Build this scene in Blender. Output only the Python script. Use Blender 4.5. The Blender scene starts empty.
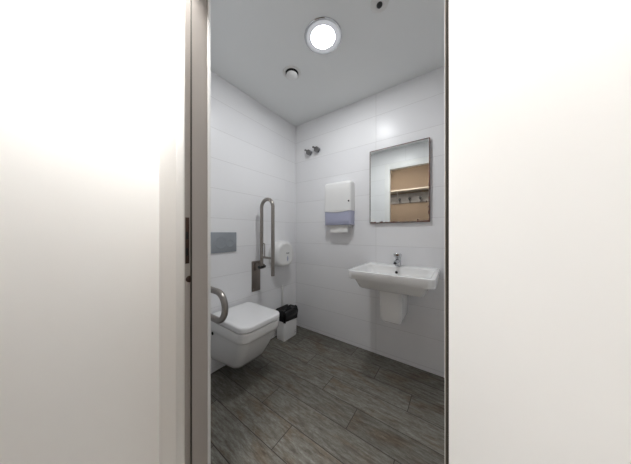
import bpy, bmesh, math, random
from mathutils import Vector, Matrix
random.seed(7)
PI = math.pi
sc = bpy.context.scene
C = sc.collection

# ------------------------------------------------------------------ room measures (metres)
XL, XR = -1.641, 0.45        # toilet wall, opposite wall
YB = 1.886                   # basin wall
YD0, YD1 = 0.341, 0.427      # outer and inner face of the door wall
HC = 2.5                     # ceiling
JL, JR = -0.872, 0.000       # door opening between the jamb boards
HEAD = 2.20
VXL, VXR, VYB = -1.16, 1.25, -0.62    # vestibule outside the door

# ------------------------------------------------------------------ node helpers
def new_mat(name):
    m = bpy.data.materials.new(name); m.use_nodes = True
    nt = m.node_tree
    return m, nt, nt.nodes['Principled BSDF']

def mat(name, col, rough=0.5, metal=0.0, spec=0.5, coat=0.0, trans=0.0, alpha=1.0, mottled=0.0, mscale=8.0):
    m, nt, b = new_mat(name)
    b.inputs['Roughness'].default_value = rough
    b.inputs['Metallic'].default_value = metal
    b.inputs['Specular IOR Level'].default_value = spec
    b.inputs['Coat Weight'].default_value = coat
    b.inputs['Transmission Weight'].default_value = trans
    b.inputs['Alpha'].default_value = alpha
    tc = nt.nodes.new('ShaderNodeTexCoord')
    n = nt.nodes.new('ShaderNodeTexNoise'); n.inputs['Scale'].default_value = mscale; n.inputs['Detail'].default_value = 4
    nt.links.new(tc.outputs['Object'], n.inputs['Vector'])
    r = nt.nodes.new('ShaderNodeMix'); r.data_type = 'RGBA'
    k = 1.0 - mottled
    r.inputs[6].default_value = (col[0]*k, col[1]*k, col[2]*k, 1)
    r.inputs[7].default_value = (min(1, col[0]*(1+mottled)), min(1, col[1]*(1+mottled)), min(1, col[2]*(1+mottled)), 1)
    nt.links.new(n.outputs['Fac'], r.inputs[0])
    nt.links.new(r.outputs[2], b.inputs['Base Color'])
    return m

def emis(name, col, strength):
    m = bpy.data.materials.new(name); m.use_nodes = True
    nt = m.node_tree; nt.nodes.remove(nt.nodes['Principled BSDF'])
    e = nt.nodes.new('ShaderNodeEmission'); e.inputs[0].default_value = (*col, 1); e.inputs[1].default_value = strength
    nt.links.new(e.outputs[0], nt.nodes['Material Output'].inputs[0])
    return m

class NB:
    def __init__(s, nt): s.nt = nt
    def v(s, x, sock):
        if isinstance(x, (int, float)): sock.default_value = x
        else: s.nt.links.new(x, sock)
    def m(s, op, a, b=0.0, c=0.0):
        n = s.nt.nodes.new('ShaderNodeMath'); n.operation = op
        s.v(a, n.inputs[0]); s.v(b, n.inputs[1]); s.v(c, n.inputs[2]); return n.outputs[0]
    def mix(s, f, a, b, mode='MIX'):
        n = s.nt.nodes.new('ShaderNodeMix'); n.data_type = 'RGBA'; n.blend_type = mode
        s.v(f, n.inputs[0])
        for x, i in ((a, 6), (b, 7)):
            if isinstance(x, tuple): n.inputs[i].default_value = (*x[:3], 1)
            else: s.nt.links.new(x, n.inputs[i])
        return n.outputs[2]
    def comb(s, x, y, z=0.0):
        n = s.nt.nodes.new('ShaderNodeCombineXYZ')
        for q, i in ((x, 0), (y, 1), (z, 2)): s.v(q, n.inputs[i])
        return n.outputs[0]
    def noise(s, vec, scale, detail=4, rough=0.55):
        n = s.nt.nodes.new('ShaderNodeTexNoise'); n.inputs['Scale'].default_value = scale
        n.inputs['Detail'].default_value = detail; n.inputs['Roughness'].default_value = rough
        s.nt.links.new(vec, n.inputs['Vector']); return n.outputs['Fac']
    def white(s, vec):
        n = s.nt.nodes.new('ShaderNodeTexWhiteNoise'); n.noise_dimensions = '3D'
        s.nt.links.new(vec, n.inputs['Vector']); return n.outputs['Value']
    def ramp(s, f, stops):
        n = s.nt.nodes.new('ShaderNodeValToRGB')
        e = n.color_ramp.elements
        while len(e) < len(stops): e.new(0.5)
        for q, (p, c) in zip(e, stops): q.position = p; q.color = (*c, 1)
        s.nt.links.new(f, n.inputs[0]); return n.outputs[0]
    def smooth(s, x, lo, hi):
        n = s.nt.nodes.new('ShaderNodeMapRange'); n.interpolation_type = 'SMOOTHSTEP'
        s.v(x, n.inputs[0]); n.inputs[1].default_value = lo; n.inputs[2].default_value = hi
        return n.outputs[0]

def dist_line(n, u, period):
    """distance to the nearest joint of a regular grid"""
    f = n.m('FRACT', n.m('DIVIDE', u, period))
    return n.m('MULTIPLY', n.m('MINIMUM', f, n.m('SUBTRACT', 1.0, f)), period)

def tile_mat(name, axis, u0, tw=1.0):
    m, nt, b = new_mat(name); n = NB(nt)
    tc = nt.nodes.new('ShaderNodeTexCoord'); sp = nt.nodes.new('ShaderNodeSeparateXYZ')
    nt.links.new(tc.outputs['Object'], sp.inputs[0])
    u = n.m('SUBTRACT', sp.outputs[axis], u0)
    z = n.m('SUBTRACT', sp.outputs[2], 0.037)
    d = n.m('MINIMUM', dist_line(n, u, tw), dist_line(n, z, 0.25))
    g = n.m('SUBTRACT', 1.0, n.smooth(d, 0.0006, 0.0022))
    cell = n.comb(n.m('FLOOR', u), n.m('FLOOR', n.m('DIVIDE', z, 0.25)))
    w = n.white(cell)
    base = n.mix(w, (0.80, 0.80, 0.815), (0.83, 0.83, 0.84))
    nt.links.new(n.mix(n.m('MULTIPLY', g, 0.5), base, (0.42, 0.41, 0.40)), b.inputs['Base Color'])
    b.inputs['Specular IOR Level'].default_value = 0.28
    und = n.noise(tc.outputs['Object'], 5.0, 2)
    nt.links.new(n.m('ADD', 0.31, n.m('MULTIPLY', g, 0.4)), b.inputs['Roughness'])
    hgt = n.m('ADD', n.m('MULTIPLY', g, -0.0012), n.m('MULTIPLY', und, 0.0006))
    bp = nt.nodes.new('ShaderNodeBump'); bp.inputs['Strength'].default_value = 0.6; bp.inputs['Distance'].default_value = 1.0
    nt.links.new(hgt, bp.inputs['Height']); nt.links.new(bp.outputs[0], b.inputs['Normal'])
    return m

def plank_mat(name):
    m, nt, b = new_mat(name); n = NB(nt)
    tc = nt.nodes.new('ShaderNodeTexCoord'); sp = nt.nodes.new('ShaderNodeSeparateXYZ')
    P = tc.outputs['Object']; nt.links.new(P, sp.inputs[0])
    x, y = sp.outputs[0], sp.outputs[1]
    v = n.m('DIVIDE', n.m('SUBTRACT', y, 0.725), 0.1655)
    row = n.m('FLOOR', v)
    u = n.m('DIVIDE', n.m('ADD', n.m('ADD', x, 0.80), n.m('MULTIPLY', row, 0.275)), 0.825)
    pl = n.m('FLOOR', u)
    fu = n.m('FRACT', u); fv = n.m('FRACT', v)
    du = n.m('MULTIPLY', n.m('MINIMUM', fu, n.m('SUBTRACT', 1.0, fu)), 0.825)
    dv = n.m('MULTIPLY', n.m('MINIMUM', fv, n.m('SUBTRACT', 1.0, fv)), 0.1655)
    g = n.m('SUBTRACT', 1.0, n.smooth(n.m('MINIMUM', du, dv), 0.0010, 0.0030))
    r1 = n.white(n.comb(row, pl, 0.3)); r2 = n.white(n.comb(row, pl, 4.7))
    # grain runs along the plank, every plank with its own piece of it
    gx = n.m('ADD', n.m('MULTIPLY', x, 6.0), n.m('MULTIPLY', r1, 40.0))
    gy = n.m('ADD', n.m('MULTIPLY', y, 34.0), n.m('MULTIPLY', r2, 40.0))
    gv = n.comb(gx, gy, 0.0)
    grain = n.noise(gv, 1.6, 8, 0.68)
    fine = n.noise(n.comb(n.m('MULTIPLY', gx, 4.0), n.m('MULTIPLY', gy, 3.5)), 1.8, 6, 0.7)
    patch = n.noise(n.comb(n.m('ADD', n.m('MULTIPLY', x, 3.0), n.m('MULTIPLY', r2, 9.0)), n.m('MULTIPLY', y, 7.0)), 1.2, 4, 0.6)
    c1 = n.ramp(grain, [(0.28, (0.060, 0.050, 0.040)), (0.45, (0.140, 0.130, 0.108)), (0.58, (0.195, 0.192, 0.170)), (0.75, (0.29, 0.29, 0.268))])
    c2 = n.mix(n.smooth(patch, 0.48, 0.68), c1, n.mix(1.0, c1, (0.86, 0.72, 0.60), 'MULTIPLY'))
    knots = n.noise(n.comb(n.m('MULTIPLY', gx, 2.2), n.m('MULTIPLY', gy, 0.9)), 2.6, 6, 0.75)
    c2 = n.mix(n.m('MULTIPLY', n.smooth(knots, 0.52, 0.70), 0.6), c2, (0.085, 0.075, 0.062))
    c2 = n.mix(n.m('MULTIPLY', n.smooth(knots, 0.46, 0.32), 0.35), c2, (0.30, 0.295, 0.27))
    c3 = n.mix(n.m('MULTIPLY', n.smooth(fine, 0.48, 0.66), 0.7), c2, (0.095, 0.082, 0.066))
    tone = n.m('ADD', 0.80, n.m('MULTIPLY', r1, 0.36))
    c4 = n.mix(1.0, c3, n.comb(tone, tone, tone), 'MULTIPLY')
    # sealant joint along the walls
    edge = n.m('MAXIMUM', n.m('GREATER_THAN', y, YB-0.008), n.m('LESS_THAN', x, XL+0.008))
    g2 = n.m('MAXIMUM', g, edge)
    nt.links.new(n.mix(g2, c4, (0.035, 0.028, 0.022)), b.inputs['Base Color'])
    nt.links.new(n.m('ADD', 0.42, n.m('MULTIPLY', fine, 0.25)), b.inputs['Roughness'])
    b.inputs['Specular IOR Level'].default_value = 0.35
    bp = nt.nodes.new('ShaderNodeBump'); bp.inputs['Strength'].default_value = 0.5; bp.inputs['Distance'].default_value = 1.0
    nt.links.new(n.m('ADD', n.m('MULTIPLY', g, -0.0015), n.m('MULTIPLY', fine, 0.0008)), bp.inputs['Height'])
    nt.links.new(bp.outputs[0], b.inputs['Normal'])
    return m

def mirror_mat(name, x0, x1, z0, z1):
    """old mirror: silver with dark corroded edges"""
    m, nt, b = new_mat(name); n = NB(nt)
    tc = nt.nodes.new('ShaderNodeTexCoord'); sp = nt.nodes.new('ShaderNodeSeparateXYZ')
    P = tc.outputs['Object']; nt.links.new(P, sp.inputs[0])
    x, z = sp.outputs[0], sp.outputs[2]
    nz = n.noise(P, 22.0, 5, 0.65)
    wob = n.m('MULTIPLY', n.smooth(nz, 0.45, 0.75), 0.03)
    dz = n.m('SUBTRACT', n.m('SUBTRACT', z, z0), wob)
    dr = n.m('SUBTRACT', n.m('SUBTRACT', x1, x), n.m('MULTIPLY', wob, n.smooth(z, z1-0.25, z0+0.12)))
    dl = n.m('SUBTRACT', x, x0); dt = n.m('SUBTRACT', z1, z)
    d = n.m('MINIMUM', n.m('MINIMUM', dz, dr), n.m('MINIMUM', dl, dt))
    bad = n.m('SUBTRACT', 1.0, n.smooth(d, 0.0055, 0.010))
    nt.links.new(n.mix(bad, (0.92, 0.94, 0.92), n.mix(n.smooth(nz, 0.4, 0.6), (0.05, 0.03, 0.025), (0.16, 0.07, 0.05))), b.inputs['Base Color'])
    nt.links.new(n.m('SUBTRACT', 1.0, bad), b.inputs['Metallic'])
    nt.links.new(n.m('ADD', 0.015, n.m('MULTIPLY', bad, 0.4)), b.inputs['Roughness'])
    return m

# ------------------------------------------------------------------ mesh helpers
def finish(name, bm, m, parent=None, smooth=True, loc=None):
    bmesh.ops.remove_doubles(bm, verts=bm.verts, dist=1e-6)
    bmesh.ops.recalc_face_normals(bm, faces=bm.faces)
    me = bpy.data.meshes.new(name); bm.to_mesh(me); bm.free()
    me.materials.append(m)
    if smooth:
        for p in me.polygons: p.use_smooth = True
        try: me.set_sharp_from_angle(angle=math.radians(38))
        except Exception: pass
    o = bpy.data.objects.new(name, me); C.objects.link(o)
    if parent is not None:
        o.parent = parent
        o.matrix_parent_inverse = Matrix.Translation(parent.location).inverted()
    return o

def thing(name, label, cat, loc=(0, 0, 0), group=None, kind=None):
    o = bpy.data.objects.new(name, None); C.objects.link(o)
    o.location = loc; o.empty_display_size = 0.05
    return tag(o, label, cat, group, kind)

def tag(o, label, cat, group=None, kind=None):
    o['label'] = label; o['category'] = cat
    if group: o['group'] = group
    if kind: o['kind'] = kind
    return o

def box(bm, lo, hi, bev=0.0, seg=3):
    r = bmesh.ops.create_cube(bm, size=1.0)
    c = [(a+b)/2 for a, b in zip(lo, hi)]; s = [abs(b-a) for a, b in zip(lo, hi)]
    for v in r['verts']: v.co = Vector((c[0]+v.co.x*s[0], c[1]+v.co.y*s[1], c[2]+v.co.z*s[2]))
    if bev > 0:
        es = set(e for v in r['verts'] for e in v.link_edges)
        bmesh.ops.bevel(bm, geom=list(es), offset=bev, segments=seg, affect='EDGES', profile=0.5)
    return bm

def loft(bm, rings, cap0=True, cap1=True, closed=True):
    vs = [[bm.verts.new(p) for p in r] for r in rings]
    n = len(rings[0])
    for a, b in zip(vs, vs[1:]):
        for i in range(n if closed else n-1):
            j = (i+1) % n
            bm.faces.new((a[i], a[j], b[j], b[i]))
    if cap0: bm.faces.new(vs[0][::-1])
    if cap1: bm.faces.new(vs[-1])
    return bm

def rrect(x0, x1, y0, y1, rs, n=8):
    """rounded rectangle, rs = radii at (x1,y1),(x0,y1),(x0,y0),(x1,y0)"""
    out = []
    for (cx, cy, a0, r) in ((x1-rs[0], y1-rs[0], 0, rs[0]), (x0+rs[1], y1-rs[1], PI/2, rs[1]),
                            (x0+rs[2], y0+rs[2], PI, rs[2]), (x1-rs[3], y0+rs[3], 1.5*PI, rs[3])):
        for k in range(n+1):
            a = a0+PI/2*k/n
            out.append((cx+r*math.cos(a), cy+r*math.sin(a)))
    return out

def fillet(pts, r, n=10):
    """polyline with rounded corners"""
    pts = [Vector(p) for p in pts]; out = [pts[0]]
    for a, b, c in zip(pts, pts[1:], pts[2:]):
        d1 = (a-b).normalized(); d2 = (c-b).normalized()
        ang = d1.angle(d2); t = min(r/math.tan(ang/2), (a-b).length*0.499, (c-b).length*0.499)
        rr = t*math.tan(ang/2)
        ctr = b+(d1+d2).normalized()*(rr/math.sin(ang/2))
        p, q = b+d1*t-ctr, b+d2*t-ctr
        tot = p.angle(q); ax = p.cross(q).normalized()
        for k in range(n+1):
            out.append(ctr+Matrix.Rotation(tot*k/n, 3, ax) @ p)
    out.append(pts[-1])
    return out

def tube(bm, pts, r, n=16, r_end=None):
    pts = [Vector(p) for p in pts]; rings = []
    t = (pts[1]-pts[0]).normalized()
    up = Vector((0, 0, 1)) if abs(t.z) < 0.9 else Vector((1, 0, 0))
    u = t.cross(up).normalized()
    for i, p in enumerate(pts):
        if i == 0: t2 = (pts[1]-pts[0]).normalized()
        elif i == len(pts)-1: t2 = (pts[-1]-pts[-2]).normalized()
        else: t2 = ((pts[i+1]-p).normalized()+(p-pts[i-1]).normalized()).normalized()
        q = t.rotation_difference(t2); u = (q @ u).normalized(); t = t2
        w = t.cross(u).normalized()
        rad = r if r_end is None else r+(r_end-r)*i/(len(pts)-1)
        rings.append([p+u*(rad*math.cos(2*PI*k/n))+w*(rad*math.sin(2*PI*k/n)) for k in range(n)])
    return loft(bm, rings)

def lathe(bm, prof, base, axis, n=40, cap0=True, cap1=True):
    """prof = [(radius, height along axis)]"""
    ax = Vector(axis).normalized(); up = Vector((0, 0, 1)) if abs(ax.z) < 0.9 else Vector((1, 0, 0))
    u = ax.cross(up).normalized(); w = ax.cross(u); b = Vector(base)
    rings = [[b+ax*h+u*(r*math.cos(2*PI*k/n))+w*(r*math.sin(2*PI*k/n)) for k in range(n)] for r, h in prof]
    return loft(bm, rings, cap0, cap1)

def B(): return bmesh.new()

# ------------------------------------------------------------------ materials
M_tileL = tile_mat('white glazed tile toilet wall', 1, 0.70, 1.2)
M_tileB = tile_mat('white glazed tile basin wall', 0, -0.618)
M_ceil = mat('matt ceiling paint', (0.80, 0.815, 0.815), 0.9, spec=0.2, mottled=0.012, mscale=3)
M_floor = plank_mat('grey brown wood planks')
M_white = mat('white wall paint', (0.88, 0.875, 0.86), 0.7, spec=0.3, mottled=0.01)
M_tan = mat('tan wall paint', (0.125, 0.088, 0.060), 0.8, spec=0.2, mottled=0.03, mscale=5)
M_cfloor = mat('vestibule floor tile', (0.58, 0.56, 0.53), 0.5, mottled=0.04)
M_jamb = mat('white door frame paint with dim light in it', (0.42, 0.385, 0.355), 0.5, mottled=0.03, mscale=6)  # white paint; its dim warm light is put into the base colour
M_trim = mat('white door trim paint', (0.80, 0.80, 0.79), 0.4, mottled=0.01)
M_leaf = mat('white door paint', (0.88, 0.88, 0.87), 0.45, mottled=0.005)
M_seal = mat('dark rubber door seal', (0.05, 0.045, 0.035), 0.7)
M_bronze = mat('dark brown bronze', (0.045, 0.022, 0.014), 0.45, metal=0.4, mottled=0.2, mscale=40)
M_hole = mat('black recess', (0.008, 0.007, 0.007), 0.8)
M_cer = mat('white ceramic glaze', (0.83, 0.83, 0.825), 0.12, spec=0.5, coat=0.2, mottled=0.004)
M_lid = mat('white seat plastic', (0.88, 0.88, 0.885), 0.22, mottled=0.004)
M_gap = mat('gap shade and dark fitting grey', (0.03, 0.03, 0.03), 0.8)
M_steel = mat('brushed stainless steel', (0.34, 0.315, 0.29), 0.30, metal=1.0, mottled=0.08, mscale=30)
M_plate = mat('brushed steel mounting plate', (0.30, 0.265, 0.24), 0.38, metal=0.9, mottled=0.06, mscale=20)
M_chrome = mat('polished chrome', (0.55, 0.56, 0.58), 0.12, metal=1.0)
M_dark = mat('worn dark chrome', (0.26, 0.255, 0.25), 0.28, metal=1.0, mottled=0.1, mscale=60)
M_black = mat('black plastic', (0.012, 0.012, 0.013), 0.4)
M_bag = mat('black bin bag film', (0.006, 0.006, 0.007), 0.36, spec=0.35)
M_flush = mat('satin grey plastic', (0.30, 0.325, 0.35), 0.40, metal=0.25, mottled=0.02)
M_plas = mat('white plastic', (0.80, 0.80, 0.79), 0.28, mottled=0.006)
M_plas2 = mat('off white plastic', (0.72, 0.715, 0.70), 0.4, mottled=0.01)
M_smoke = mat('violet tinted clear plastic', (0.56, 0.58, 0.76), 0.22, trans=0.25, mottled=0.05)
M_paper = mat('white paper towel', (0.82, 0.81, 0.79), 0.9, spec=0.1, mottled=0.02)
M_grey = mat('grey print', (0.25, 0.25, 0.26), 0.6)
M_wood = mat('pale wood shelf', (0.25, 0.21, 0.165), 0.6, mottled=0.06)
M_rail = mat('grey coat rail board', (0.13, 0.115, 0.105), 0.6, mottled=0.25, mscale=30)

# ------------------------------------------------------------------ setting
def struct(name, bm, m, label, cat, smooth=False):
    o = finish(name, bm, m, None, smooth); return tag(o, label, cat, kind='structure')

T = 0.10
b = B(); box(b, (XL-T, YD0, -T), (XR+T, YB+T, 0.0))
struct('floor', b, M_floor, 'grey brown wood plank floor under the toilet and basin', 'floor')
b = B(); box(b, (XL-T, YD1, HC), (XR+T, YB+T, HC+T))
struct('ceiling', b, M_ceil, 'pale grey painted ceiling with the round lamp', 'ceiling')
b = B(); box(b, (XL-T, YD0, 0.0), (XL, YB+T, HC))
struct('wall_left', b, M_tileL, 'white tiled wall behind the toilet', 'wall')
b = B(); box(b, (XL, YB, 0.0), (XR, YB+T, HC))
struct('wall_back', b, M_tileB, 'white tiled wall behind the washbasin and mirror', 'wall')
b = B(); box(b, (XR, YD1, 0.0), (XR+T, YB+T, HC))
struct('wall_right', b, M_tileL, 'white tiled side wall right of the washbasin', 'wall')
# door wall: one tiled inner skin and one painted outer skin around the opening
YM = 0.388
b = B()
box(b, (XL, YM, 0), (JL-0.02, YD1, HC)); box(b, (JR+0.02, YM, 0), (XR+T, YD1, HC)); box(b, (JL-0.02, YM, HEAD+0.02), (JR+0.02, YD1, HC))
struct('wall_front', b, M_tileB, 'white tiled inner face of the door wall', 'wall')
b = B()
box(b, (VXL-T, YD0, 0), (JL-0.02, YM, HC)); box(b, (JR+0.02, YD0, 0), (VXR+T, YM, HC)); box(b, (JL-0.02, YD0, HEAD+0.02), (JR+0.02, YM, HC))
struct('wall_vestibule_front', b, M_white, 'white painted outer face of the door wall', 'wall')
b = B(); box(b, (VXL-T, VYB-T, 0), (VXL, YD0, HC))
struct('wall_vestibule_left', b, M_white, 'white painted vestibule wall left of the doorway', 'wall')
b = B(); box(b, (VXR, VYB-T, 0), (VXR+T, YD0, HC))
struct('wall_vestibule_right', b, M_white, 'white painted vestibule end wall far right of the doorway', 'wall')
b = B(); box(b, (VXL, VYB-T, 0), (VXR, VYB, HC))
struct('wall_vestibule_back', b, M_tan, 'tan vestibule wall behind the coat shelf, seen in the mirror', 'wall')
b = B(); box(b, (VXL-T, VYB-T, -T), (VXR+T, YD0, 0))
struct('floor_vestibule', b, M_cfloor, 'pale vestibule floor outside the doorway', 'floor')
b = B(); box(b, (VXL-T, VYB-T, HC), (VXR+T, YD1, HC+T))
struct('ceiling_vestibule', b, M_white, 'white vestibule ceiling outside the doorway', 'ceiling')

# door frame: rebate strip outside, stop inside, pale architraves on both faces
STEP = 0.361
fr = thing('trim_1', 'white door frame toned down as if dimly lit, with dark strike plate at left edge', 'door frame', (JL, YD0, 0), kind='structure')
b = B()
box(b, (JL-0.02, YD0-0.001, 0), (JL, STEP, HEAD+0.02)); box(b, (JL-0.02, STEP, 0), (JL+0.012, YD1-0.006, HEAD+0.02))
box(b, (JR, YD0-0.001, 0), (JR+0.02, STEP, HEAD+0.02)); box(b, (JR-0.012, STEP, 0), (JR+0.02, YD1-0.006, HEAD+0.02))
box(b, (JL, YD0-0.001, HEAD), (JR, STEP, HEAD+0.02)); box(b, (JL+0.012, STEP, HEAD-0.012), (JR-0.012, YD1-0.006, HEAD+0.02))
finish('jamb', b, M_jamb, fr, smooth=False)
b = B()
for s, x in ((1, JL), (-1, JR)):
    xa, xb = sorted((x, x+s*0.0105)); box(b, (xa, STEP-0.0022, 0), (xb, STEP, HEAD-0.001))
box(b, (JL+0.0105, STEP-0.0022, HEAD-0.0105), (JR-0.0105, STEP, HEAD-0.001))
finish('seal', b, M_seal, fr, smooth=False)
def architrave(y0, y1, inset, nm):
    b = B(); w = 0.078
    box(b, (JL+inset-w, y0, 0), (JL+inset, y1, HEAD+w), 0.001); box(b, (JR-inset, y0, 0), (JR-inset+w, y1, HEAD+w), 0.003)
    box(b, (JL+inset, y0, HEAD-inset), (JR-inset, y1, HEAD+w), 0.003)
    finish(nm, b, M_trim, fr)
architrave(YD1-0.006, YD1+0.006, 0.0145, 'architrave')
architrave(YD0-0.004, YD0-0.001, -0.004, 'architrave')
b = B(); box(b, (JL-0.001, YD0-0.0005, 1.038), (JL+0.0018, YD0+0.0135, 1.222), 0.0008, 2)
sp_ = finish('strike_plate', b, M_bronze, fr); sp_['label'] = 'dark bronze strike plate'
b = B(); box(b, (JL+0.0010, YD0+0.002, 1.07), (JL+0.0026, YD0+0.0095, 1.10)); box(b, (JL+0.0010, YD0+0.002, 1.135), (JL+0.0026, YD0+0.0095, 1.165))
finish('latch_slot', b, M_hole, sp_, smooth=False)
b = B(); lathe(b, [(0.0135, 0), (0.0135, 0.0012), (0.011, 0.002)], (JL, YD0+0.0145, 0.975), (1, 0, 0), 20)
finish('bolt_socket', b, M_bronze, fr)

# door leaf standing wide open, hinged on the right jamb
HX, HY, OPEN = JR+0.004, YD0-0.012, math.radians(-48)
dl = thing('door_1', 'plain white door leaf standing wide open outside the doorway', 'door', (HX, HY, 0), kind='structure')
dl.rotation_euler = (0, 0, OPEN)
def leafpart(nm, b, m): 
    o = finish(nm, b, m, None); o.parent = dl; return o
b = B(); box(b, (0.006, -0.020, 0.008), (0.868, 0.020, HEAD-0.004), 0.002, 2); leafpart('door_panel', b, M_leaf)
for z in (0.25, 1.90):
    b = B(); lathe(b, [(0.005, 0), (0.006, 0.002), (0.006, 0.088), (0.005, 0.09)], (0.0, 0.0, z), (0, 0, 1), 14); leafpart('hinge', b, M_trim)
b = B()
for s in (-1, 1):
    lathe(b, [(0.025, 0), (0.025, 0.007), (0.009, 0.008), (0.009, 0.045)], (0.81, s*0.020, 1.05), (0, s, 0), 24)
    tube(b, fillet([(0.81, s*0.057, 1.05), (0.81, s*0.067, 1.05), (0.69, s*0.067, 1.05)], 0.008, 5), 0.008, 12)
leafpart('door_handle', b, M_steel)

# ------------------------------------------------------------------ ceiling fittings
LAMP = (-0.734, 1.13, HC)
t = thing('ceiling_lamp', 'bright round white recessed lamp in the ceiling', 'lamp', LAMP)
b = B(); lathe(b, [(0.127, 0), (0.127, -0.003), (0.124, -0.0062), (0.113, -0.0064)], LAMP, (0, 0, 1), 64, False, False)
finish('trim_ring', b, M_chrome, t)
b = B(); lathe(b, [(0.1135, -0.0060), (0.098, -0.0056), (0.081, -0.0056)], LAMP, (0, 0, 1), 64, False, False)
finish('glass_ring', b, emis('frosted glass ring glow', (0.93, 0.95, 1.0), 0.52), t)
b = B(); lathe(b, [(0.081, -0.0055), (0.001, -0.0055)], LAMP, (0, 0, 1), 64, False, True)
finish('diffuser', b, emis('lamp diffuser glow', (0.965, 0.985, 1.0), 156.0), t)

VE = (-1.112, 1.235, HC)
t = thing('air_vent', 'small round white domed air vent in the ceiling beyond the lamp', 'vent', VE)
b = B(); lathe(b, [(0.074, 0), (0.074, -0.002), (0.070, -0.005), (0.058, -0.006), (0.053, -0.002), (0.053, 0)], VE, (0, 0, 1), 48, False, False)
finish('rim', b, M_plas2, t)
b = B(); lathe(b, [(0.053, -0.0012), (0.001, -0.0012)], VE, (0, 0, 1), 48, False, True)
finish('throat', b, M_hole, t, False)
b = B(); lathe(b, [(0.018, 0), (0.018, -0.012), (0.043, -0.014), (0.047, -0.018), (0.046, -0.024), (0.036, -0.032), (0.018, -0.037), (0.001, -0.038)], VE, (0, 0, 1), 48, False, True)
finish('valve_disc', b, M_plas, t)

SE = (-0.357, 1.153, HC)
t = thing('motion_sensor', 'tiny ceiling sensor with dark centre at the top edge', 'sensor', SE)
b = B(); lathe(b, [(0.052, 0), (0.052, -0.003), (0.046, -0.008), (0.020, -0.012), (0.016, -0.010)], SE, (0, 0, 1), 40, False, True)
finish('housing', b, M_plas2, t)
b = B(); lathe(b, [(0.017, -0.009), (0.0165, -0.014), (0.012, -0.020), (0.005, -0.023), (0.001, -0.0235)], SE, (0, 0, 1), 32, False, True)
finish('lens', b, M_black, t)

VL = (-0.815, 0.215, HC)  # unseen light added to brighten the vestibule wall and the open door
t = thing('vestibule_fill_light', 'added unseen fill light on the vestibule ceiling just outside the doorway', 'lamp', VL)
b = B(); lathe(b, [(0.115, 0), (0.115, -0.014), (0.110, -0.018), (0.100, -0.018), (0.100, -0.010)], VL, (0, 0, 1), 48, False, False); finish('trim_ring', b, M_plas, t)  # ring of the added fill light
b = B(); lathe(b, [(0.100, -0.014), (0.001, -0.014)], VL, (0, 0, 1), 48, False, True)
finish('diffuser', b, emis('added vestibule fill glow', (1.0, 0.985, 0.965), 295.0), t)

# ------------------------------------------------------------------ shut-off valves on the basin wall
for i, (x, z, lab) in enumerate(((-1.405, 2.110, 'left chrome shut-off valve high on the tiled wall, nearer the corner'),
                                 (-1.290, 2.118, 'right chrome shut-off valve high on the tiled wall, nearer the mirror'))):
    t = thing('shutoff_valve', lab, 'valve', (x, YB, z), group='chrome valves high on the wall')
    b = B(); lathe(b, [(0.032, -0.002), (0.032, 0.004), (0.027, 0.012), (0.015, 0.014)], (x, YB, z), (0, -1, 0), 32); finish('escutcheon', b, M_chrome, t)
    b = B(); lathe(b, [(0.014, 0.010), (0.014, 0.024), (0.028, 0.026), (0.030, 0.030), (0.030, 0.048), (0.026, 0.053), (0.012, 0.054), (0.010, 0.050), (0.001, 0.050)], (x, YB, z), (0, -1, 0), 32); finish('knob', b, M_dark, t)
    b = B(); tube(b, [(x-0.014, YB-0.042, z+0.012), (x-0.030, YB-0.046, z+0.027), (x-0.044, YB-0.048, z+0.034)], 0.010, 12, 0.012); finish('lever', b, M_dark, t)

# ------------------------------------------------------------------ paper towel dispenser
px0, px1, pyf = -1.152, -0.836, 1.786
t = thing('paper_towel_dispenser', 'white wall-mounted paper towel dispenser with violet window, left of the mirror', 'towel dispenser', ((px0+px1)/2, YB, 1.25))
def disp_ring(z, d=0.0, f=0.0, r=0.028):
    return [(x, y, z) for x, y in rrect(px0+d, px1-d, pyf+f, YB, (0.004, 0.004, r, r), 6)]
b = B()
rings = [disp_ring(1.386), disp_ring(1.40), disp_ring(1.60), disp_ring(1.655, 0.001, 0.001), disp_ring(1.676, 0.004, 0.006), disp_ring(1.686, 0.010, 0.016), disp_ring(1.690, 0.018, 0.030)]
loft(b, rings); finish('cover', b, M_plas, t)
b = B()
loft(b, [disp_ring(1.243, 0.006, 0.010), disp_ring(1.248, 0.003, 0.006), disp_ring(1.30, 0.003, 0.004), disp_ring(1.386, 0.003, 0.004)])
w_ = finish('window', b, M_smoke, t); w_['label'] = 'violet translucent lower window'
# curved lip of the cover over the window
b = B(); ring = []
n = 24
for k in range(n+1):
    x = px0+0.02+(px1-px0-0.04)*k/n
    ring.append((x, 1.386-0.012*math.sin(PI*k/n)))
for (ya, yb_) in ((pyf-0.0015, pyf+0.006),):
    lo = [(x, ya, z) for x, z in ring]; hi = [(x, ya, 1.395) for x, z in ring]
    lob = [(x, yb_, z) for x, z in ring]; hib = [(x, yb_, 1.395) for x, z in ring]
    for A, Bq in ((lo, hi), (lob, lo), (hib, lob), (hi, hib)):
        va = [b.verts.new(p) for p in A]; vb = [b.verts.new(p) for p in Bq]
        for k in range(n): b.faces.new((va[k], va[k+1], vb[k+1], vb[k]))
finish('cover_lip', b, M_plas2, t)
b = B(); lathe(b, [(0.0085, 0), (0.0085, 0.002), (0.006, 0.003)], (px1-0.022, pyf, 1.48), (0, -1, 0), 20); finish('lock', b, M_black, t)
b = B(); box(b, (px0+0.03, pyf+0.02, 1.224), (px1-0.03, YB-0.002, 1.2425), 0.003); finish('outlet', b, M_plas2, t)
b = B(); nn = 16; rows = []
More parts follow.
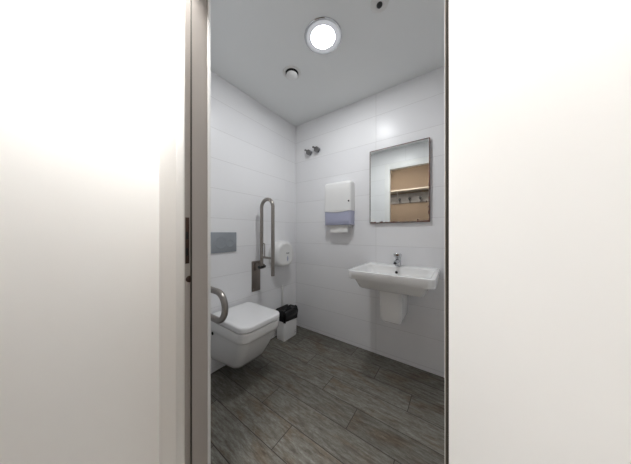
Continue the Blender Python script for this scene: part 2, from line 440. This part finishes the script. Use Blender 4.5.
for j in range(9):
    s = j/8; z = 1.232-0.066*s
    rows.append([(-1.085+0.20*k/nn, pyf+0.035-0.006*math.sin(s*2.2)+0.0015*math.sin(k*0.5+2*s), z-0.002*math.sin(k*0.4)*s) for k in range(nn+1)])
rows2 = [[(x, y+0.002, z) for x, y, z in r] for r in rows]
loft(b, [r+rr[::-1] for r, rr in zip(rows, rows2)])
p = finish('hanging_paper_towel', b, M_paper); tag(p, 'folded white paper towel hanging below the violet dispenser window', 'paper towel')

# ------------------------------------------------------------------ mirror
mx0, mx1, mz0, mz1 = -0.672, -0.163, 1.252, 1.948
t = thing('wall_mirror', 'rectangular frameless mirror with corroded edges above the washbasin', 'mirror', ((mx0+mx1)/2, YB, mz0))
b = B(); box(b, (mx0+0.015, YB-0.016, mz0+0.015), (mx1-0.015, YB, mz1-0.015)); finish('backing', b, M_gap, t, False)
b = B()
o = rrect(mx0, mx1, mz0, mz1, (0.006,)*4, 4)
loft(b, [[(x, YB-0.016, z) for x, z in o], [(x, YB-0.022, z) for x, z in o]])
finish('mirror_glass', b, mirror_mat('old silvered mirror', mx0, mx1, mz0, mz1), t, False)

# ------------------------------------------------------------------ washbasin
sx0, sx1, sy0 = -0.692, -0.094, 1.395
ST = 0.873
t = thing('washbasin', 'white rectangular ceramic washbasin on half pedestal below the mirror', 'washbasin', ((sx0+sx1)/2, YB, 0.44))
def sr(z, dx, df, db, r):
    return [(x, y, z) for x, y in rrect(sx0+dx, sx1-dx, sy0+df, YB+0.001-db, (max(0.004, r*0.25 if db < 0.02 else r),)*2+(r, r), 8)]
b = B()
rings = [sr(0.728, 0.15, 0.16, 0.10, 0.02), sr(0.729, 0.078, 0.085, 0.01, 0.03), sr(0.735, 0.070, 0.076, 0.0, 0.03), sr(0.803, 0.040, 0.042, 0.0, 0.035),
         sr(0.806, 0.034, 0.034, 0.0, 0.04), sr(0.808, 0.010, 0.008, 0.0, 0.045), sr(0.814, 0.003, 0.003, 0.0, 0.045), sr(0.862, 0.0, 0.0, 0.0, 0.045),
         sr(ST-0.003, 0.002, 0.002, 0.0, 0.045), sr(ST, 0.007, 0.007, 0.0, 0.042),
         sr(ST, 0.026, 0.026, 0.120, 0.040), sr(ST-0.003, 0.030, 0.030, 0.125, 0.040), sr(ST-0.02, 0.036, 0.034, 0.130, 0.042),
         sr(ST-0.075, 0.060, 0.052, 0.140, 0.06), sr(ST-0.098, 0.095, 0.085, 0.165, 0.07), sr(ST-0.106, 0.20, 0.16, 0.20, 0.05)]
loft(b, rings); finish('basin', b, M_cer, t)
b = B()
def pr(z, d, f): return [(x, y, z) for x, y in rrect(-0.508+d, -0.326-d, 1.60+f, YB, (0.004, 0.004, 0.03, 0.03), 6)]
loft(b, [pr(0.440, 0.040, 0.06), pr(0.443, 0.022, 0.030), pr(0.454, 0.011, 0.014), pr(0.48, 0.007, 0.009), pr(0.60, 0.003, 0.004), pr(0.735, 0.0, 0.0)])
finish('pedestal', b, M_cer, t)
ox = -0.40
b = B(); lathe(b, [(0.011, 0), (0.011, 0.004), (0.0075, 0.004), (0.007, 0.001)], (ox, YB-0.134, ST-0.045), (0, -1, 0.15), 20); finish('overflow', b, M_black, t)
b = B(); lathe(b, [(0.03, 0), (0.03, 0.003), (0.022, 0.006), (0.002, 0.007)], (ox, 1.60, ST-0.106), (0, 0, 1), 28); finish('drain', b, M_chrome, t)

# ------------------------------------------------------------------ tap
fx, fy = -0.40, 1.815
t = thing('basin_tap', 'chrome single-lever tap on the washbasin deck', 'tap', (fx, fy, ST))
b = B(); lathe(b, [(0.027, 0), (0.027, 0.005), (0.0240, 0.008), (0.0235, 0.070), (0.0245, 0.078), (0.020, 0.082), (0.002, 0.083)], (fx, fy, ST), (0, 0, 1), 32); finish('body', b, M_chrome, t)
b = B(); tube(b, [(fx, fy-0.012, ST+0.045), (fx, fy-0.06, ST+0.050), (fx, fy-0.095, ST+0.046), (fx, fy-0.112, ST+0.036)], 0.017, 18, 0.0140); finish('spout', b, M_chrome, t)
b = B(); lathe(b, [(0.012, 0.0), (0.012, 0.003)], (fx, fy-0.113, ST+0.034), (0, -0.6, -1), 16); finish('aerator', b, M_black, t)
b = B(); box(b, (fx-0.025, fy-0.062, ST+0.080), (fx+0.025, fy+0.024, ST+0.107), 0.008, 3)
for v in b.verts:
    if v.co.z > ST+0.094: v.co.z += (fy+0.024-v.co.y)*0.10
finish('lever', b, M_chrome, t)

# ------------------------------------------------------------------ toilet
tc_ = 0.990
t = thing('toilet', 'white wall-hung toilet with square closed lid', 'toilet', (XL, tc_, 0.13))
def tr(z, xf, wf, wr, r):
    # plan ring: width wr at the wall, wf at the front, rounded front corners
    out = []
    for x, y in rrect(XL-0.001, xf, tc_-wf, tc_+wf, (r, 0.003, 0.003, r), 10):
        k = (xf-x)/(xf-XL); s = (wf+(wr-wf)*k)/wf
        out.append((x, tc_+(y-tc_)*s, z))
    return out
b = B()
loft(b, [tr(0.112, -1.45, 0.070, 0.120, 0.04), tr(0.115, -1.375, 0.105, 0.148, 0.045), tr(0.130, -1.335, 0.120, 0.160, 0.05), tr(0.17, -1.300, 0.132, 0.166, 0.05),
         tr(0.26, -1.246, 0.152, 0.174, 0.055), tr(0.33, -1.209, 0.166, 0.180, 0.06), tr(0.366, -1.193, 0.172, 0.183, 0.065), tr(0.380, -1.184, 0.178, 0.186, 0.07),
         tr(0.392, -1.170, 0.186, 0.188, 0.07), tr(0.41, -1.166, 0.188, 0.188, 0.07), tr(0.452, -1.164, 0.189, 0.188, 0.07), tr(0.458, -1.169, 0.185, 0.185, 0.07)])
finish('bowl', b, M_cer, t)
b = B(); loft(b, [tr(0.4575, -1.178, 0.177, 0.177, 0.07), tr(0.4665, -1.178, 0.177, 0.177, 0.07)]); finish('lid_gap_shade', b, M_gap, t)  # near-black ring paints the shade in the gap between lid and bowl
def lr(z, d):
    return [(x, y, z) for x, y in rrect(XL+0.022+d, -1.160-d, tc_-0.190+d, tc_+0.191-d, (0.076-d*0.7, 0.024-d*0.2, 0.024-d*0.2, 0.076-d*0.7), 10)]
b = B(); loft(b, [lr(0.4660, 0.004), lr(0.4675, 0.001), lr(0.472, 0.0), lr(0.495, 0.0), lr(0.501, 0.002), lr(0.5045, 0.007), lr(0.506, 0.02), lr(0.5066, 0.06)]); finish('lid', b, M_lid, t)
for s in (-1, 1):
    b = B(); lathe(b, [(0.013, 0), (0.013, 0.004), (0.009, 0.006), (0.001, 0.006)], (-1.565, tc_+s*0.1845, 0.365), (0, s, 0), 18); finish('fixing_cap', b, M_gap, t)

# flush plate
t = thing('flush_plate', 'grey dual-button flush plate on the tiles above the toilet', 'flush plate', (XL, 0.935, 1.08))
b = B(); box(b, (XL-0.001, 0.812, 0.991), (XL+0.012, 1.057, 1.167), 0.004, 3); finish('plate', b, M_flush, t)
for yc, r in ((0.907, 0.052), (0.992, 0.036)):
    b = B(); lathe(b, [(r, 0), (r, 0.0135), (r-0.003, 0.0150), (r-0.006, 0.0132), (r-0.010, 0.0130), (0.3*r, 0.0118), (0.002, 0.0116)], (XL, yc, 1.077-(0.052-r)*0.45), (1, 0, 0), 40)
    finish('button', b, M_flush, t)

# ------------------------------------------------------------------ grab bars
def grab_bar(y, raised, label):
    """built folded out along +x from pivot (XL+0.09, 0.835); raised ones are turned up about the pivot"""
    px_, pz = XL+0.088, 0.832
    t = thing('grab_bar', label, 'grab bar', (XL, y, 0.58), group='folding steel grab bars beside the toilet')
    b = B(); box(b, (XL, y-0.052, 0.575), (XL+0.006, y+0.052, 0.878), 0.0025, 2); pl = finish('wall_plate', b, M_plate, t)
    for zz in (0.60, 0.85):
        for yy in (-0.036, 0.036):
            b = B(); lathe(b, [(0.007, 0), (0.006, 0.003), (0.001, 0.004)], (XL+0.006, y+yy, zz), (1, 0, 0), 12); finish('screw', b, M_steel, pl)
    b = B()
    for s in (-1, 1):
        o = [(XL+0.003, 0.782), (px_-0.01, 0.806), (px_+0.018, 0.815), (px_+0.018, 0.850), (px_-0.01, 0.858), (XL+0.003, 0.868)]
        loft(b, [[(x, y+s*0.020, z) for x, z in o], [(x, y+s*0.025, z) for x, z in o]])
    finish('bracket', b, M_plate, t, False)
    b = B(); lathe(b, [(0.013, -0.040), (0.015, -0.036), (0.015, 0.036), (0.013, 0.040)], (px_+0.004, y, pz-0.004), (0, 1, 0), 20); k_ = finish('pivot_knob', b, M_black, t); k_['label'] = 'black pivot knob'
    def P(a, d):                         # a = along the bar from the pivot, d = drop below the upper tube
        return (px_+d, y, pz+a) if raised else (px_+a, y, pz-d)
    L = 0.652 if raised else 0.545
    b = B(); tube(b, fillet([P(0.0, 0), P(L, 0), P(L, 0.160), P(-0.075, 0.160)], 0.0795, 14), 0.0168, 20); bar = finish('rail', b, M_steel, t)
    b = B(); tube(b, [P(0.09, 0.004), P(0.09, 0.156)], 0.0105, 14); finish('cross_link', b, M_steel, t)
    b = B(); tube(b, fillet([P(0.092, 0.045), P(0.225, 0.045), P(0.225, 0.020), P(0.200, 0.020)], 0.010, 5), 0.0048, 10); finish('roll_hook', b, M_plate, t)
grab_bar(1.28, True, 'brushed steel grab bar folded up against the wall beside the round toilet roll dispenser')
grab_bar(0.585, False, 'brushed steel grab bar folded down in front of the toilet, near the door frame')

# ------------------------------------------------------------------ jumbo toilet roll dispenser
jy, jz, jr = 1.580, 0.930, 0.142
t = thing('toilet_roll_dispenser', 'round white jumbo toilet roll dispenser beside the raised grab bar', 'toilet roll dispenser', (XL, jy, 0.80))
def jring(x, s, flat=0.145):
    out = []
    for k in range(64):
        a = 2*PI*k/64+PI/64
        yy, zz = math.cos(a), math.sin(a)
        if zz < 0:                       # sides run straighter down to a flat foot
            e = 0.72; yy = math.copysign(abs(yy)**e, yy); zz = -abs(zz)**0.85
        zz = max(zz*jr*s, -flat*s)
        out.append((x, jy+yy*jr*s*(1.0 if zz > 0 else 1.0), jz+zz))
    return out
b = B()
loft(b, [jring(XL, 0.97), jring(XL+0.05, 1.0), jring(XL+0.09, 1.0), jring(XL+0.112, 0.975), jring(XL+0.126, 0.92), jring(XL+0.133, 0.84), jring(XL+0.135, 0.72),
         jring(XL+0.1335, 0.68), jring(XL+0.1335, 0.35), jring(XL+0.1345, 0.05)])
finish('case', b, M_plas, t)
b = B(); lathe(b, [(0.017, 0), (0.017, 0.003), (0.013, 0.004)], (XL+0.132, jy+0.022, jz-0.052), (1, 0, 0), 24)
for v in b.verts: v.co.y = jy+0.022+(v.co.y-jy-0.022)*0.55; v.co.z = jz-0.052+(v.co.z-jz+0.052)*1.7
finish('level_window', b, M_smoke, t)
b = B()
for k, (w, h) in enumerate(((0.006, 0.014), (0.008, 0.011), (0.007, 0.011), (0.008, 0.011), (0.006, 0.014))):
    y0 = jy+0.001+k*0.0095; box(b, (XL+0.1332, y0, jz+0.002), (XL+0.1352, y0+w, jz+0.002+h))
m_ = finish('badge', b, M_grey, t, False); m_['label'] = 'small grey printed mark'

# ------------------------------------------------------------------ waste bin, its bag, brush behind it
by0, by1, bx0, bx1 = 1.517, 1.722, XL+0.040, -1.473
bc = ((bx0+bx1)/2, (by0+by1)/2)
t = thing('waste_bin', 'small white square bin in the corner beyond the toilet', 'bin', (bc[0], bc[1], 0))
def br(z, d, r=0.018):
    return [(x, y, z) for x, y in rrect(bx0+d, bx1-d, by0+d, by1-d, (r,)*4, 6)]
b = B()
loft(b, [br(0.0005, 0.008), br(0.004, 0.003), br(0.012, 0.001), br(0.258, -0.001), br(0.262, 0.0), br(0.262, 0.004), br(0.02, 0.008)]); finish('body', b, M_lid, t)
b = B()
lathe(b, [(0.009, 0), (0.009, 0.0012), (0.006, 0.0012), (0.006, 0.0002)], (bx1-0.0015, by1-0.035, 0.062), (1, 0, 0), 16, False, True)
box(b, (bx1-0.001, by1-0.045, 0.040), (bx1+0.0002, by1-0.025, 0.047))
e_ = finish('emblem', b, M_grey, t, False); e_['label'] = 'small grey round symbol'
# bag folded over the rim
NB_ = 96
def bagring(off, z, amp, ph, zamp=0.0):
    base = rrect(bx0-off, bx1+off, by0-off, by1+off, (0.022,)*4, NB_//4-1)
    out = []
    for k, (x, y) in enumerate(base):
        a = 2*PI*k/len(base)
        w = amp*(0.55*math.sin(11*a+ph)+0.45*math.sin(23*a+2.1*ph)+0.3*math.sin(37*a+ph*3.3))
        dx, dy = x-bc[0], y-bc[1]; l = math.hypot(dx, dy)
        zz = z+zamp*(math.sin(3*a+ph)+0.6*math.sin(7*a+1.3*ph))
        out.append((max(x+dx/l*w, XL+0.030), min(y+dy/l*w, YB-0.003), zz))
    return out
b = B()
rg = [bagring(0.007, 0.190, 0.004, 0.4, 0.008), bagring(0.008, 0.222, 0.0045, 0.9, 0.004), bagring(0.012, 0.255, 0.006, 1.7, 0.003), bagring(0.013, 0.283, 0.007, 2.3, 0.005),
      bagring(0.008, 0.306, 0.008, 3.1, 0.009), bagring(-0.004, 0.318, 0.008, 4.0, 0.010), bagring(-0.020, 0.316, 0.007, 4.6, 0.009), bagring(-0.036, 0.306, 0.006, 5.2, 0.010),
      bagring(-0.050, 0.311, 0.005, 6.0, 0.008), bagring(-0.066, 0.300, 0.003, 6.6, 0.005)]
rg[0] = [(x, y, z+0.012+0.012*math.sin(25*y)) for x, y, z in rg[0]]
loft(b, rg, False, True)
g_ = finish('bin_bag', b, M_bag); tag(g_, 'crumpled black bag lining the white bin', 'bin bag')
hx, hy = XL+0.014, 1.645
t = thing('toilet_brush', 'slim pale brush handle upright against the tiles behind the bin', 'toilet brush', (hx, hy, 0))
b = B(); box(b, (XL+0.0015, hy-0.04, 0.0), (XL+0.0265, hy+0.04, 0.17), 0.008, 3); finish('holder', b, M_plas2, t)
b = B(); lathe(b, [(0.008, 0.168), (0.0085, 0.30), (0.0105, 0.42), (0.0110, 0.535), (0.008, 0.552), (0.001, 0.555)], (hx, hy, 0), (0, 0, 1), 18); finish('handle', b, M_plas2, t)

# ------------------------------------------------------------------ coat shelf in the vestibule (seen in the mirror)
t = thing('coat_shelf', 'pale shelf with grey coat rail reflected in the mirror', 'coat shelf', (-0.5, VYB, 1.8))
b = B(); box(b, (VXL+0.02, VYB, 1.985), (VXR-0.4, VYB+0.24, 2.008), 0.003, 2); finish('shelf_board', b, M_wood, t)
b = B(); box(b, (VXL+0.02, VYB, 1.77), (VXR-0.4, VYB+0.02, 1.96), 0.002, 2); finish('rail_board', b, M_rail, t)
for x in (-0.93, -0.25, 0.55):
    b = B(); tube(b, fillet([(x, VYB+0.022, 1.80), (x, VYB+0.03, 1.80), (x, VYB+0.215, 1.965), (x, VYB+0.215, 1.984)], 0.02, 5), 0.008, 10); finish('bracket', b, M_plate, t)
for k in range(8):
    x = -0.92+k*0.19
    b = B(); tube(b, fillet([(x, VYB+0.018, 1.81), (x, VYB+0.07, 1.81), (x, VYB+0.075, 1.84)], 0.01, 4), 0.007, 10)
    tube(b, fillet([(x, VYB+0.018, 1.79), (x, VYB+0.045, 1.755), (x, VYB+0.06, 1.775)], 0.01, 4), 0.005, 10)
    bmesh.ops.create_uvsphere(b, u_segments=12, v_segments=8, radius=0.026, matrix=Matrix.Translation((x, VYB+0.076, 1.845)))
    finish('hook', b, M_black, t)

# ------------------------------------------------------------------ world, camera, colour management
w = bpy.data.worlds.new('World'); sc.world = w; w.use_nodes = True
w.node_tree.nodes['Background'].inputs[0].default_value = (0.05, 0.05, 0.05, 1)
w.node_tree.nodes['Background'].inputs[1].default_value = 0.2

cam = bpy.data.cameras.new('camera'); co = bpy.data.objects.new('camera', cam); C.objects.link(co)
co.location = (0, 0, 1.16); co.rotation_euler = (PI/2, 0, math.radians(35.2))
cam.sensor_width = 36; cam.lens = 197/631*36; cam.shift_y = 1/631; cam.clip_start = 0.01
sc.camera = co
vs = sc.view_settings
vs.view_transform = 'Standard'; vs.look = 'None'; vs.exposure = 0.0; vs.gamma = 1.0; vs.use_curve_mapping = False
sc.cycles.max_bounces = 10; sc.cycles.diffuse_bounces = 6; sc.cycles.use_denoising = True
